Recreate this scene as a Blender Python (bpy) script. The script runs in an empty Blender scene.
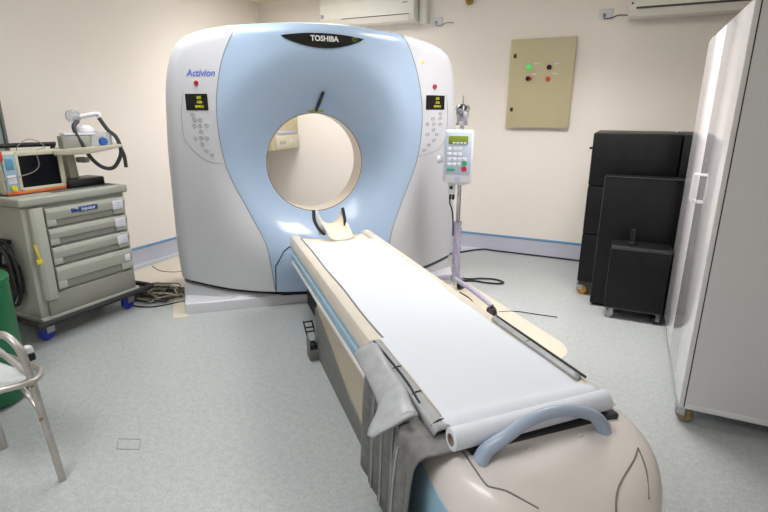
import math, random
import numpy as np
from math import sin, cos, pi, radians, hypot, sqrt

# ------------------------------------------------------------------ analytic shapes
GB = (-0.045, 1.007, 0.362)                       # bore centre x, z and radius (gantry space)
OUT = [(1.10, .13), (1.11, .4), (1.107, .775), (1.10, 1.12), (1.078, 1.45), (1.062, 1.57), (1.033, 1.69), (.985, 1.785), (.93, 1.826),
       (.875, 1.850), (.79, 1.874), (.68, 1.893), (.56, 1.908), (.41, 1.920), (.2, 1.933), (0.0, 1.937)]
SEAM = [(.13, .43), (.445, .465), (.69, .562), (.98, .685), (1.23, .730), (1.46, .725), (1.70, .665), (1.908, .56)]


def catmull(P, n=8):
    P = [np.array(p, float) for p in P]
    Q = [2 * P[0] - P[1]] + P + [2 * P[-1] - P[-2]]
    out = []
    for i in range(1, len(Q) - 2):
        a, b, c, d = Q[i - 1], Q[i], Q[i + 1], Q[i + 2]
        for k in range(n):
            t = k / n
            out.append(.5 * (2 * b + (c - a) * t + (2 * a - 5 * b + 4 * c - d) * t * t + (3 * b - a - 3 * c + d) * t ** 3))
    out.append(P[-1])
    return out


OUTC = np.array(catmull(OUT, 6))                  # right half, bottom to top
SEAMC = np.array(catmull(SEAM, 6))


def seam_half(z): return float(np.interp(z, SEAMC[:, 0], SEAMC[:, 1]))
def out_half(z): return float(np.interp(z, OUTC[:, 1], OUTC[:, 0]))
def out_top(x): return float(np.interp(-abs(x), -OUTC[10:, 0], OUTC[10:, 1]))


def d_out(x, z):
    p = np.array([abs(x), z]); a = OUTC[:-1]; b = OUTC[1:]; ab = b - a
    t = np.clip(((p - a) * ab).sum(1) / (ab * ab).sum(1), 0, 1)
    return float(np.sqrt((((a + ab * t[:, None]) - p) ** 2).sum(1)).min())


def plan(x): return -0.30 + 0.27 * (abs(x) / 1.07) ** 2.2
def zbot(x): return .10 + .105 * (abs(x) / 1.07) ** 2


def zmap(x, z):
    return z if z >= .34 else zbot(x) + (z - .13) / .21 * (.34 - zbot(x))


def warp(x):
    t = max(0.0, min(1.0, (abs(x) - .62) / .43)); return x + .042 * t * t * (3 - 2 * t)


def gfront(x, z, roll=True):
    y = plan(x)
    r = hypot(x - GB[0], z - GB[1]); RO = .80
    if r < RO:
        t = max(0.0, min(1.0, (RO - r) / (RO - GB[2])))
        k = t ** 1.9
        y = y * (1 - k) + (-0.01) * k
    if roll:
        R = .075; d = d_out(x, z)
        if d < R: y += R - sqrt(max(0, R * R - (R - d) ** 2))
    return y


# foot housing of the table (table space: x across, y = v - 2.0)
FH = dict(y0=-.96, L=.37, w=.338, zb=.26, t=.567)


def foot_wt(y):
    q = max(0.0, (FH['y0'] - y) / FH['L']); q = min(q, 1.0)
    w = FH['w'] * max(0.0, 1 - q ** 2.3) ** (1 / 2.3)
    t = FH['zb'] + (FH['t'] - FH['zb']) * max(0.0, 1 - q ** 3.0) ** (1 / 3.0)
    return w, t


def foot_top(x, y):
    w, t = foot_wt(y)
    a = min(1.0, abs(x) / max(w, 1e-5))
    return FH['zb'] + (t - FH['zb']) * (1 - a ** 5.5) ** (1 / 5.5)
# ------------------------------------------------------------------ blender part
import bpy, bmesh
from mathutils import Vector, Matrix

C = bpy.context.scene.collection
rnd = random.Random(7)


# ---- materials
def mat(name, col, rough=.5, metal=0.0, var=.04, scale=8.0, bump=0.0, bscale=60.0, spec=.5, emit=None, estr=0.0, trans=0.0, coat=0.0, alpha=1.0):
    m = bpy.data.materials.new(name); m.use_nodes = True
    nt = m.node_tree; b = nt.nodes['Principled BSDF']
    tc = nt.nodes.new('ShaderNodeTexCoord'); nz = nt.nodes.new('ShaderNodeTexNoise')
    nz.inputs['Scale'].default_value = scale; nz.inputs['Detail'].default_value = 3
    nt.links.new(tc.outputs['Object'], nz.inputs['Vector'])
    rp = nt.nodes.new('ShaderNodeValToRGB')
    c0 = [max(0, c * (1 - var)) for c in col]; c1 = [min(1, c * (1 + var)) for c in col]
    rp.color_ramp.elements[0].position = .3; rp.color_ramp.elements[1].position = .7
    rp.color_ramp.elements[0].color = (*c0, 1); rp.color_ramp.elements[1].color = (*c1, 1)
    nt.links.new(nz.outputs['Fac'], rp.inputs['Fac']); nt.links.new(rp.outputs['Color'], b.inputs['Base Color'])
    b.inputs['Roughness'].default_value = rough; b.inputs['Metallic'].default_value = metal
    b.inputs['Specular IOR Level'].default_value = spec
    b.inputs['Transmission Weight'].default_value = trans
    b.inputs['Coat Weight'].default_value = coat
    b.inputs['Alpha'].default_value = alpha
    if emit:
        b.inputs['Emission Color'].default_value = (*emit, 1); b.inputs['Emission Strength'].default_value = estr
    if bump:
        n2 = nt.nodes.new('ShaderNodeTexNoise'); n2.inputs['Scale'].default_value = bscale
        nt.links.new(tc.outputs['Object'], n2.inputs['Vector'])
        bp = nt.nodes.new('ShaderNodeBump'); bp.inputs['Strength'].default_value = bump; bp.inputs['Distance'].default_value = .01
        nt.links.new(n2.outputs['Fac'], bp.inputs['Height']); nt.links.new(bp.outputs['Normal'], b.inputs['Normal'])
    return m


def srgb(r, g, b):
    f = lambda c: (c / 255 / 12.92) if c / 255 <= .04045 else ((c / 255 + .055) / 1.055) ** 2.4
    return (f(r), f(g), f(b))


def floor_mat():
    m = mat('speckled_vinyl', srgb(176, 180, 181), .36, var=.03, scale=1.6)
    nt = m.node_tree; b = nt.nodes['Principled BSDF']
    tc = nt.nodes['Texture Coordinate']
    base = b.inputs['Base Color'].links[0].from_socket
    n1 = nt.nodes.new('ShaderNodeTexNoise'); n1.inputs['Scale'].default_value = 130; n1.inputs['Detail'].default_value = 2
    n2 = nt.nodes.new('ShaderNodeTexNoise'); n2.inputs['Scale'].default_value = 38; n2.inputs['Detail'].default_value = 3
    nt.links.new(tc.outputs['Object'], n1.inputs['Vector']); nt.links.new(tc.outputs['Object'], n2.inputs['Vector'])
    r1 = nt.nodes.new('ShaderNodeValToRGB'); r1.color_ramp.elements[0].position = .36; r1.color_ramp.elements[1].position = .66
    r1.color_ramp.elements[0].color = (.86, .88, .885, 1); r1.color_ramp.elements[1].color = (1.08, 1.07, 1.06, 1)
    r2 = nt.nodes.new('ShaderNodeValToRGB'); r2.color_ramp.elements[0].position = .35; r2.color_ramp.elements[1].position = .65
    r2.color_ramp.elements[0].color = (.9, .93, .93, 1); r2.color_ramp.elements[1].color = (1.05, 1.04, 1.03, 1)
    nt.links.new(n1.outputs['Fac'], r1.inputs['Fac']); nt.links.new(n2.outputs['Fac'], r2.inputs['Fac'])
    mx = nt.nodes.new('ShaderNodeMix'); mx.data_type = 'RGBA'; mx.blend_type = 'MULTIPLY'; mx.inputs[0].default_value = 1
    nt.links.new(base, mx.inputs[6]); nt.links.new(r1.outputs['Color'], mx.inputs[7])
    m2 = nt.nodes.new('ShaderNodeMix'); m2.data_type = 'RGBA'; m2.blend_type = 'MULTIPLY'; m2.inputs[0].default_value = 1
    nt.links.new(mx.outputs[2], m2.inputs[6]); nt.links.new(r2.outputs['Color'], m2.inputs[7])
    nt.links.new(m2.outputs[2], b.inputs['Base Color'])
    return m


M = dict(
    wall=mat('cream_wall_paint', srgb(244, 237, 230), .62, var=.012, scale=1.3, bump=.03, bscale=90),
    ceil=mat('ceiling_paint', srgb(232, 228, 208), .8, var=.01),
    floor=floor_mat(),
    plate=mat('cream_vinyl', srgb(208, 200, 184), .45, var=.03, scale=3),
    cove=mat('lilac_grey_skirting', srgb(190, 193, 208), .45, var=.04, scale=2),
    bluetrim=mat('blue_trim', srgb(112, 156, 196), .45, var=.05),
    doorp=mat('grey_door', srgb(168, 182, 182), .5),
    doorf=mat('dark_frame', srgb(112, 116, 114), .5),
    gblue=mat('gantry_blue', srgb(163, 185, 211), .32, var=.008, scale=2, coat=.25),
    ggrey=mat('gantry_white', srgb(200, 202, 208), .33, var=.01, scale=2, coat=.2),
    gseam=mat('seam_grey', srgb(140, 146, 154), .6),
    gline=mat('panel_line', srgb(150, 152, 158), .6),
    lining=mat('bore_lining', srgb(228, 220, 208), .35, var=.02),
    rim=mat('bore_rim_brown', srgb(150, 120, 98), .4),
    black=mat('black_plastic', srgb(16, 16, 19), .35, var=.1),
    badge=mat('badge_black', srgb(10, 11, 16), .15, coat=.4),
    silver=mat('silver_letters', srgb(215, 215, 215), .35),
    bluetext=mat('blue_letters', srgb(92, 110, 196), .5),
    blogo=mat('logo_blue', srgb(28, 66, 138), .45),
    yellowled=mat('yellow_digits', srgb(170, 165, 20), .5, emit=srgb(190, 190, 10), estr=.8),
    red=mat('red_plastic', srgb(186, 42, 62), .35),
    yellow=mat('yellow_plastic', srgb(228, 206, 40), .5),
    cream=mat('table_cream', srgb(220, 214, 211), .34, var=.015, scale=3, coat=.15),
    creamw=mat('table_worn_cream', srgb(212, 204, 192), .42, var=.04, scale=14),
    tan=mat('table_tan_panel', srgb(188, 176, 156), .45, var=.03),
    stripe=mat('table_blue_stripe', srgb(150, 186, 208), .36, var=.02),
    skirt=mat('skirt_grey', srgb(112, 114, 112), .6, var=.08, scale=20),
    dark=mat('dark_recess', srgb(24, 24, 26), .7, var=.1),
    handle=mat('handle_blue', srgb(158, 174, 196), .32, coat=.2, var=.01),
    cradle=mat('cradle_ivory', srgb(238, 230, 208), .4, var=.02),
    paper=mat('white_paper', srgb(214, 220, 230), .75, var=.006, scale=3),
    card=mat('roll_cardboard', srgb(140, 124, 110), .8, var=.1),
    apron=mat('grey_quilted_vinyl', srgb(104, 104, 103), .5, var=.24, scale=34, bump=.25, bscale=26),
    apronl=mat('light_grey_vinyl', srgb(158, 161, 164), .38, var=.07, scale=20, bump=.12, bscale=14),
    piping=mat('dark_piping', srgb(40, 42, 46), .6),
    strap=mat('black_strap', srgb(40, 42, 50), .65),
    trolley=mat('trolley_grey', srgb(168, 170, 160), .45, var=.02),
    trolleyd=mat('trolley_drawer', srgb(176, 178, 168), .42, var=.02),
    trolleyr=mat('trolley_recess', srgb(142, 143, 136), .5, var=.03),
    bumper=mat('black_rubber', srgb(28, 28, 30), .6, var=.1),
    castblue=mat('caster_blue', srgb(32, 48, 170), .4, var=.08, scale=30),
    steel=mat('brushed_steel', srgb(178, 180, 182), .32, .85, var=.04, scale=30),
    chrome=mat('chrome', srgb(205, 205, 205), .18, 1.0, var=.02),
    alu=mat('worn_aluminium', srgb(186, 182, 178), .40, .75, var=.08, scale=22),
    label=mat('label_white', srgb(224, 224, 232), .6, var=.02),
    lilac=mat('label_lilac', srgb(186, 188, 218), .6, var=.1, scale=60),
    monitor=mat('monitor_cream', srgb(204, 200, 178), .45, var=.02),
    screen=mat('dark_screen', srgb(20, 22, 28), .12, var=.05, coat=.3),
    orange=mat('orange_stripe', srgb(220, 118, 62), .45, var=.03),
    orangered=mat('orange_red', srgb(206, 68, 34), .45),
    mblue=mat('panel_light_blue', srgb(152, 182, 200), .45, var=.05, scale=40),
    devgrey=mat('device_grey', srgb(158, 160, 154), .5, var=.03),
    devbeige=mat('device_beige', srgb(192, 188, 170), .5, var=.03),
    clear=mat('clear_plastic', srgb(222, 230, 236), .12, trans=.75, var=.01),
    bknob=mat('blue_knob', srgb(36, 96, 178), .3, var=.04),
    hose=mat('grey_hose', srgb(54, 56, 60), .5, var=.1, scale=60),
    pumpw=mat('pump_white', srgb(222, 224, 230), .4, var=.01),
    pumpf=mat('pump_face', srgb(190, 202, 222), .42, var=.02, scale=40),
    lcd=mat('lcd_green', srgb(112, 132, 44), .3, emit=srgb(112, 132, 40), estr=.25, var=.05),
    green=mat('green_button', srgb(46, 160, 128), .4),
    wrap=mat('crumpled_lilac_wrap', srgb(176, 172, 196), .25, var=.14, scale=40, bump=.8, bscale=36),
    ebox=mat('enclosure_khaki', srgb(196, 186, 150), .42, var=.015, scale=3),
    gled=mat('green_lamp', srgb(50, 190, 90), .3, emit=srgb(50, 200, 90), estr=.5),
    acw=mat('ac_white', srgb(228, 226, 216), .42, var=.012),
    acd=mat('ac_dark_slot', srgb(70, 68, 62), .6),
    blackcab=mat('black_cabinet', srgb(15, 15, 19), .42, var=.06, scale=10, spec=.3),
    blackcab2=mat('black_cabinet_edge', srgb(62, 62, 66), .35),
    orangew=mat('orange_wheel', srgb(204, 142, 46), .45, var=.06),
    greyw=mat('grey_wheel', srgb(172, 172, 172), .4, var=.08),
    wardd=mat('white_gloss_door', srgb(236, 234, 238), .12, var=.006, coat=.5),
    wards=mat('cabinet_side', srgb(222, 222, 226), .45, var=.01),
    rust=mat('rusty_wheel', srgb(132, 112, 84), .7, var=.3, scale=40),
    gcyl=mat('dark_green_paint', srgb(10, 104, 62), .35, var=.06),
    seatw=mat('white_seat', srgb(206, 212, 212), .45, var=.02),
    cable=mat('cable_olive', srgb(104, 98, 78), .6, var=.2, scale=50),
    cableb=mat('cable_black', srgb(30, 30, 32), .5, var=.1),
    cableg=mat('cable_grey', srgb(150, 150, 140), .5, var=.1),
    lamp=mat('lamp_diffuser', (1, 1, 1), .5, emit=(1.0, .97, .92), estr=4.0),
)


# ---- mesh helpers
def B(): return bmesh.new()


def box(bm, c, s, bev=0.0, seg=2, R=None):
    v = bmesh.ops.create_cube(bm, size=1.0)['verts']
    bmesh.ops.scale(bm, vec=s, verts=v)
    if bev > 0:
        e = list({e for q in v for e in q.link_edges})
        r = bmesh.ops.bevel(bm, geom=e, offset=min(bev, min(s) * .49), segments=seg, profile=.5, affect='EDGES')
        v = list({q for f in r['faces'] for q in f.verts} | {q for q in v if q.is_valid})
        # flood to all connected
        st = list(v); seen = set(v)
        while st:
            q = st.pop()
            for ed in q.link_edges:
                o = ed.other_vert(q)
                if o not in seen: seen.add(o); st.append(o)
        v = list(seen)
    T = Matrix.Translation(Vector(c)) @ (R.to_4x4() if R is not None else Matrix.Identity(4))
    bmesh.ops.transform(bm, matrix=T, verts=v)
    return bm


def bx(x0, x1, y0, y1, z0, z1, bev=0.0, seg=2, bm=None):
    bm = bm or B()
    return box(bm, ((x0 + x1) / 2, (y0 + y1) / 2, (z0 + z1) / 2), (abs(x1 - x0), abs(y1 - y0), abs(z1 - z0)), bev, seg)


def cyl(bm, p0, p1, r, r2=None, seg=20):
    p0 = Vector(p0); p1 = Vector(p1); d = p1 - p0
    q = d.to_track_quat('Z', 'Y').to_matrix().to_4x4()
    T = Matrix.Translation((p0 + p1) / 2) @ q
    bmesh.ops.create_cone(bm, cap_ends=True, segments=seg, radius1=r, radius2=r if r2 is None else r2, depth=d.length, matrix=T)
    return bm


def tube(bm, pts, r, seg=8, smooth=6, closed=False, caps=True):
    P = [Vector(p) for p in (catmull(pts, smooth) if smooth and len(pts) > 2 else pts)]
    n = len(P)
    rr = r if hasattr(r, '__len__') else None
    rings = []; up = None
    for i in range(n):
        t = (P[min(i + 1, n - 1)] - P[max(i - 1, 0)])
        if closed: t = P[(i + 1) % n] - P[i - 1]
        t.normalize()
        if up is None:
            up = t.orthogonal().normalized()
        up = (up - t * up.dot(t)).normalized()
        s = t.cross(up)
        rad = float(np.interp(i / (n - 1), np.linspace(0, 1, len(rr)), rr)) if rr is not None else r
        rings.append([bm.verts.new(P[i] + (up * cos(a) + s * sin(a)) * rad) for a in [2 * pi * k / seg for k in range(seg)]])
    m = n if closed else n - 1
    for i in range(m):
        a, b = rings[i], rings[(i + 1) % n]
        for k in range(seg):
            bm.faces.new((a[k], a[(k + 1) % seg], b[(k + 1) % seg], b[k]))
    if not closed and caps:
        bm.faces.new(rings[0][::-1]); bm.faces.new(rings[-1])
    return bm


def lathe(bm, prof, c=(0, 0, 0), seg=28, R=None):
    rings = []
    for r, z in prof:
        ring = []
        for k in range(seg):
            a = 2 * pi * k / seg; p = Vector((r * cos(a), r * sin(a), z))
            if R is not None: p = R @ p
            ring.append(bm.verts.new(p + Vector(c)))
        rings.append(ring)
    for a, b in zip(rings, rings[1:]):
        for k in range(seg): bm.faces.new((a[k], a[(k + 1) % seg], b[(k + 1) % seg], b[k]))
    bm.faces.new(rings[0][::-1]); bm.faces.new(rings[-1])
    return bm


def grid(bm, rows, flip=False):
    V = [[bm.verts.new(p) for p in r] for r in rows]
    for a, b in zip(V, V[1:]):
        for k in range(len(a) - 1):
            q = (a[k], a[k + 1], b[k + 1], b[k])
            bm.faces.new(q[::-1] if flip else q)
    return V


def prism(bm, poly, axis, a, b, bev=0.0):
    def P(u, v, w): return {'x': (w, u, v), 'y': (u, w, v), 'z': (u, v, w)}[axis]
    A = [bm.verts.new(P(u, v, a)) for u, v in poly]; Bv = [bm.verts.new(P(u, v, b)) for u, v in poly]
    n = len(poly); fs = [bm.faces.new(A), bm.faces.new(Bv[::-1])]
    for k in range(n): fs.append(bm.faces.new((A[k], Bv[k], Bv[(k + 1) % n], A[(k + 1) % n])))
    bmesh.ops.recalc_face_normals(bm, faces=fs)
    if bev:
        e = list({e for v in A + Bv for e in v.link_edges})
        bmesh.ops.bevel(bm, geom=e, offset=bev, segments=2, profile=.5, affect='EDGES')
    return bm


def obj(name, bm, m, parent=None, ang=35, recalc=True):
    if recalc: bmesh.ops.recalc_face_normals(bm, faces=bm.faces[:])
    me = bpy.data.meshes.new(name); bm.to_mesh(me); bm.free()
    for p in me.polygons: p.use_smooth = True
    me.set_sharp_from_angle(angle=radians(ang))
    me.materials.append(M[m] if isinstance(m, str) else m)
    o = bpy.data.objects.new(name, me); C.objects.link(o)
    if parent is not None: o.parent = parent
    return o


def solid(o, th, off=-1):
    md = o.modifiers.new('thickness', 'SOLIDIFY'); md.thickness = th; md.offset = off; return o


def thing(name, label, cat, loc=(0, 0, 0), rz=0.0, group=None):
    o = bpy.data.objects.new(name, None); C.objects.link(o); o.empty_display_size = .1
    o.location = loc; o.rotation_euler = (0, 0, rz)
    return tag(o, label, cat, group)


def tag(o, label, cat, group=None):
    o['label'] = label; o['category'] = cat
    if group: o['group'] = group
    return o


def struct(name, bm, m, parent=None, ang=35):
    o = obj(name, bm, m, parent, ang)
    if parent is None: o['kind'] = 'structure'
    return o


def text(name, body, size, m, parent, fn, shear=0.0, depth=.0015, bold=0.0, xs=1.0):
    """lettering; fn maps (x along, y up, d out) of the centred text to parent space"""
    cu = bpy.data.curves.new(name, 'FONT'); cu.body = body; cu.size = size; cu.align_x = 'CENTER'; cu.align_y = 'CENTER'
    cu.shear = shear; cu.extrude = depth; cu.offset = bold; cu.resolution_u = 3
    t = bpy.data.objects.new(name, cu); C.objects.link(t)
    dg = bpy.context.evaluated_depsgraph_get()
    me = bpy.data.meshes.new_from_object(t.evaluated_get(dg))
    bpy.data.objects.remove(t); me.name = name
    for v in me.vertices: v.co = Vector(fn(v.co.x * xs, v.co.y, v.co.z + depth))
    me.materials.clear(); me.materials.append(M[m])
    o = bpy.data.objects.new(name, me); C.objects.link(o); o.parent = parent
    return o


def copy_tree(o, parent=None):
    c = o.copy(); C.objects.link(c)
    if parent is not None: c.parent = parent
    for ch in list(o.children): copy_tree(ch, c)
    return c


def caster(parent, x, y, r, wheelm, yaw=0.0, zt=None, name='caster', w=.028):
    """bracket with a wheel as its sub-part, wheel touching the floor"""
    zt = zt or 2 * r + .02
    d = Vector((cos(yaw), sin(yaw), 0)); s = Vector((-sin(yaw), cos(yaw), 0))
    p = Vector((x, y, 0))
    bm = B()
    R = Matrix.Rotation(yaw, 3, 'Z')
    cyl(bm, p + d * r * .5 + Vector((0, 0, zt - .012)), p + d * r * .5 + Vector((0, 0, zt)), r * .7)
    for k in (-1, 1):
        box(bm, p + s * k * (w / 2 + .004) + d * r * .25 + Vector((0, 0, (r + zt - .01) / 2)), (r * 1.0, .004, zt - .01 - r * .7), 0, R=R)
    cyl(bm, p - s * (w / 2 + .007) + Vector((0, 0, r)), p + s * (w / 2 + .007) + Vector((0, 0, r)), r * .16, seg=10)
    b = obj(name, bm, 'steel', parent)
    wb = B()
    q = s.to_track_quat('Z', 'Y').to_matrix()
    lathe(wb, [(r * .3, -w / 2), (r * .86, -w / 2), (r, -w * .3), (r, w * .3), (r * .86, w / 2), (r * .3, w / 2)], p + Vector((0, 0, r)), 24, q)
    obj('wheel', wb, wheelm, b)
    return b


# ------------------------------------------------------------------ room
XL, XR, YB, YF, ZC = -3.97, 1.30, 5.0, -1.6, 2.55
struct('floor', bx(XL - .1, XR + .1, YF - .1, YB + .1, -.1, 0), 'floor')
struct('ceiling', bx(XL - .1, XR + .1, YF - .1, YB + .1, ZC, ZC + .1), 'ceil')
struct('wall_left', bx(XL - .1, XL, YF, YB, 0, ZC), 'wall')
struct('wall_back', bx(XL - .1, XR + .1, YB, YB + .1, 0, ZC), 'wall')
struct('wall_right', bx(XR, XR + .1, YF, YB, 0, ZC), 'wall')
struct('wall_front', bx(XL - .1, XR + .1, YF - .1, YF, 0, ZC), 'wall')


def baseboard(name, p0, p1, n):
    # coved skirting with a blue trim strip on its top edge
    p0 = Vector(p0); p1 = Vector(p1); n = Vector(n)
    prof = [(0, 0), (.03, 0), (.016, .010), (.010, .03), (.009, .15), (0, .15)]
    bm = B(); A = [bm.verts.new(p0 + n * a + Vector((0, 0, z))) for a, z in prof]; D = [bm.verts.new(p1 + n * a + Vector((0, 0, z))) for a, z in prof]
    for k in range(len(prof)): bm.faces.new((A[k], D[k], D[(k + 1) % 6], A[(k + 1) % 6]))
    bm.faces.new(A); bm.faces.new(D[::-1])
    b = struct(name, bm, 'cove')
    bm = B(); c = (p0 + p1) / 2 + n * .006 + Vector((0, 0, .160)); d = p1 - p0
    box(bm, c, (max(abs(d.x), .012), max(abs(d.y), .012), .022), .003)
    obj('blue_trim', bm, 'bluetrim', b)


baseboard('baseboard_left', (XL, 2.11, 0), (XL, YB, 0), (1, 0, 0))
baseboard('baseboard_back', (XL, YB, 0), (XR, YB, 0), (0, -1, 0))
baseboard('baseboard_right', (XR, YF, 0), (XR, YB, 0), (-1, 0, 0))

d1 = struct('door_1', bx(XL, XL + .03, 1.16, 2.085, 0, 2.05, .004), 'doorp')
fm = B(); bx(XL, XL + .05, 2.085, 2.105, 0, 2.11, .006, bm=fm); bx(XL, XL + .05, 1.10, 1.16, 0, 2.11, .006, bm=fm); bx(XL, XL + .05, 1.10, 2.105, 2.05, 2.11, .006, bm=fm)
obj('door_frame', fm, 'doorf', d1)

# ceiling lamps (inferred fluorescent panels, plus unseen corner and front ones added as fill)
lampspots = [(-2.3, 2.2), (-.40, 3.35), (-2.80, 4.05), (-1.1, -.3)]
LP = [7.5, 22, 12, 15]
lampnames = ['square ceiling light panel above the patient table', 'square ceiling light panel near the back wall', 'square ceiling light panel added to brighten the corner behind the gantry', 'square ceiling light panel added as fill on the camera side of the room']
for i, (lx, ly) in enumerate(lampspots):
    t = thing('ceiling_light', lampnames[i], 'light', (lx, ly, ZC), 0, None)
    f = B()
    for (a0, a1, b0, b1) in ((-.62, .62, -.32, -.30), (-.62, .62, .30, .32), (-.62, -.60, -.3, .3), (.60, .62, -.3, .3)): bx(a0, a1, b0, b1, -.03, 0, bm=f)
    obj('frame', f, 'acw', t)
    obj('diffuser', bx(-.6, .6, -.3, .3, -.012, -.002), 'lamp', t)
    L = bpy.data.lights.new('panel_lamp', 'AREA'); L.shape = 'RECTANGLE'; L.size = 1.18; L.size_y = .58; L.energy = LP[i]; L.color = [(.95, .96, 1.0), (1.0, .945, .925), (1.0, .97, .97), (.98, .97, 1.0)][i]; L.spread = radians(130)
    lo = bpy.data.objects.new('panel_lamp', L); C.objects.link(lo); lo.location = (lx, ly, ZC - .02)

# ------------------------------------------------------------------ CT scanner axes
TH = radians(45.3)
UU = Vector((cos(TH), sin(TH), 0)); VV = Vector((-sin(TH), cos(TH), 0))


def uv(u, v, z=0.0): return UU * u + VV * v + Vector((0, 0, z))


# ------------------------------------------------------------------ gantry
G = thing('ct_gantry', 'large white and pale blue ring shaped scanner gantry at the head of the table', 'scanner', uv(.845, 3.75), TH)
BACK = .70
cx, cz, cr = GB
# blue centre panel: polar grid from the bore rim to seam/outline
bound = []; onout = []
sz = SEAMC
for z, s in sz[:-1]: bound.append((s, z)); onout.append(False)
top = [p for p in OUTC if p[0] < .56]
bound.append((SEAMC[-1][1], SEAMC[-1][0])); onout.append(True)
for x, z in top: bound.append((x, z)); onout.append(True)
for x, z in top[::-1][1:]: bound.append((-x, z)); onout.append(True)
bound.append((-SEAMC[-1][1], SEAMC[-1][0])); onout.append(True)
for z, s in sz[:-1][::-1]: bound.append((-s, z)); onout.append(False)
for k in range(1, 14): bound.append((-.425 + .85 * k / 14, .13)); onout.append(False)
ts = [0, .02, .05, .09, .14, .2, .27, .35, .43, .51, .59, .66, .73, .79, .84, .88, .91, .935, .955, .97, .983, .993, 1.0]
bm = B(); cols = []
for (x, z), oo in zip(bound, onout):
    a = math.atan2(z - cz, x - cx); x0 = cx + cr * cos(a); z0 = cz + cr * sin(a)
    col = []
    for t in ts:
        px_, pz_ = x0 + (x - x0) * t, z0 + (z - z0) * t
        col.append(bm.verts.new((px_, gfront(px_, zmap(px_, pz_)), zmap(px_, pz_))))
    if oo:
        y1 = gfront(x, z)
        col.append(bm.verts.new((x, y1 + .12, z))); col.append(bm.verts.new((x, BACK, z)))
    cols.append(col)
n = len(cols)
for i in range(n):
    a, b = cols[i], cols[(i + 1) % n]
    for k in range(min(len(a), len(b)) - 1): bm.faces.new((a[k], b[k], b[k + 1], a[k + 1]))
front = obj('front_cover', bm, 'gblue', G, 60); front['label'] = 'pale blue dished front cover'
# white side covers
def zrow():
    out = list(np.linspace(.13, 1.70, 38)) + list(np.linspace(1.72, 1.85, 10)) + list(np.linspace(1.86, 1.908, 9))
    return out
ss = [0, .08, .17, .27, .38, .5, .62, .72, .8, .86, .9, .93, .955, .975, .99, 1.0]
for sg in (-1, 1):
    rows = []
    for z in zrow():
        s0 = seam_half(z); s1 = max(out_half(z), s0 + .0005)
        r = []
        for t in ss:
            x = sg * (s0 + (s1 - s0) * t); zm = zmap(x, z); r.append((x, gfront(x, zm), zm))
        y1 = r[-1][1]; xe = r[-1][0]
        zm = zmap(xe, z); r += [(xe, y1 + .06, zm), (xe * .985, y1 + .25, zm), (xe * .97, BACK, zm)]
        rows.append(r)
    bm = B(); grid(bm, rows)
    o = obj('side_cover', bm, 'ggrey', G, 60); o['label'] = ('white left side cover' if sg < 0 else 'white right side cover')
    # seam ribbon between side cover and front cover
    rows = []
    for z in np.linspace(.135, 1.90, 60):
        s0 = seam_half(z)
        rows.append([(sg * (s0 - .0035), gfront(sg * s0, z) - .0015, z), (sg * (s0 + .0035), gfront(sg * s0, z) - .0015, z)])
    bm = B(); grid(bm, rows); obj('seam', bm, 'gseam', o)
# rear cover with flared bore
full = [tuple(p) for p in OUTC] + [(-p[0], p[1]) for p in OUTC[::-1][1:]] + [(-1.09 + 2.18 * k / 12, .13) for k in range(1, 12)]
bm = B(); cols = []
for x, z in full:
    a = math.atan2(z - cz, x - cx)
    cols.append([(cx + .56 * cos(a), BACK, cz + .56 * sin(a)), (x * .97, BACK, z)])
cols.append(cols[0])
grid(bm, cols); obj('rear_cover', bm, 'ggrey', G, 60)
bm = B(); cols = []
for k in range(97):
    a = 2 * pi * k / 96
    cols.append([(cx + r * cos(a), y, cz + r * sin(a)) for r, y in ((cr, -.01), (cr + .001, .02), (cr + .001, .2), (cr + .02, .28), (.45, .5), (.56, BACK))])
grid(bm, cols); obj('bore_lining', bm, 'lining', G, 60)
bm = B(); tube(bm, [(cx + (cr - .001) * cos(2 * pi * k / 96), -.008, cz + (cr - .001) * sin(2 * pi * k / 96)) for k in range(96)], .004, 8, 0, closed=True)
obj('bore_rim', bm, 'rim', G)
# near-black strip painting the shade under the covers, and base plinth with raised ends
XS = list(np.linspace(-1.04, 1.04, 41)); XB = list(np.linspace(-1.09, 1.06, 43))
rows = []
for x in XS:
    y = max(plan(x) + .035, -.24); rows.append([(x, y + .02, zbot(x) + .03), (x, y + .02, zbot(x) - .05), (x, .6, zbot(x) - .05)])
bm = B(); grid(bm, rows); obj('gap_shade_strip', bm, 'dark', G)
rows = []
for x in [-1.092, -1.088] + XB[1:-1] + [1.058, 1.062]:
    k = 0 if x in (-1.092, 1.062) else 1
    yf_ = -.232 + .03 * (abs(x) / 1.06) ** 4
    y2 = max(plan(x) + .02, yf_ + .03); z2 = zbot(x) - .030
    zs = min(.080, z2 - .014)
    pr = [(yf_, 0), (yf_ + .004, zs - .012), (yf_ + .008, zs - .004), (yf_ + .018, zs), (y2 - .016, zs + .004), (y2 - .004, z2 - .006), (y2 + .01, z2), (.66, z2), (.66, 0)]
    rows.append([(x, (y if k else .2 + (y - .2) * .98), (z if k else z * .94)) for y, z in pr])
bm = B(); g_ = grid(bm, rows); bm.faces.new(g_[0]); bm.faces.new(g_[-1][::-1])
obj('base', bm, 'ggrey', G, 50)


# lettering and controls on the covers
def onG(x0, z0):
    return lambda x, y, d: (x0 + x, gfront(x0 + x, z0 + y) - .0008 - d, z0 + y)


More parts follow.
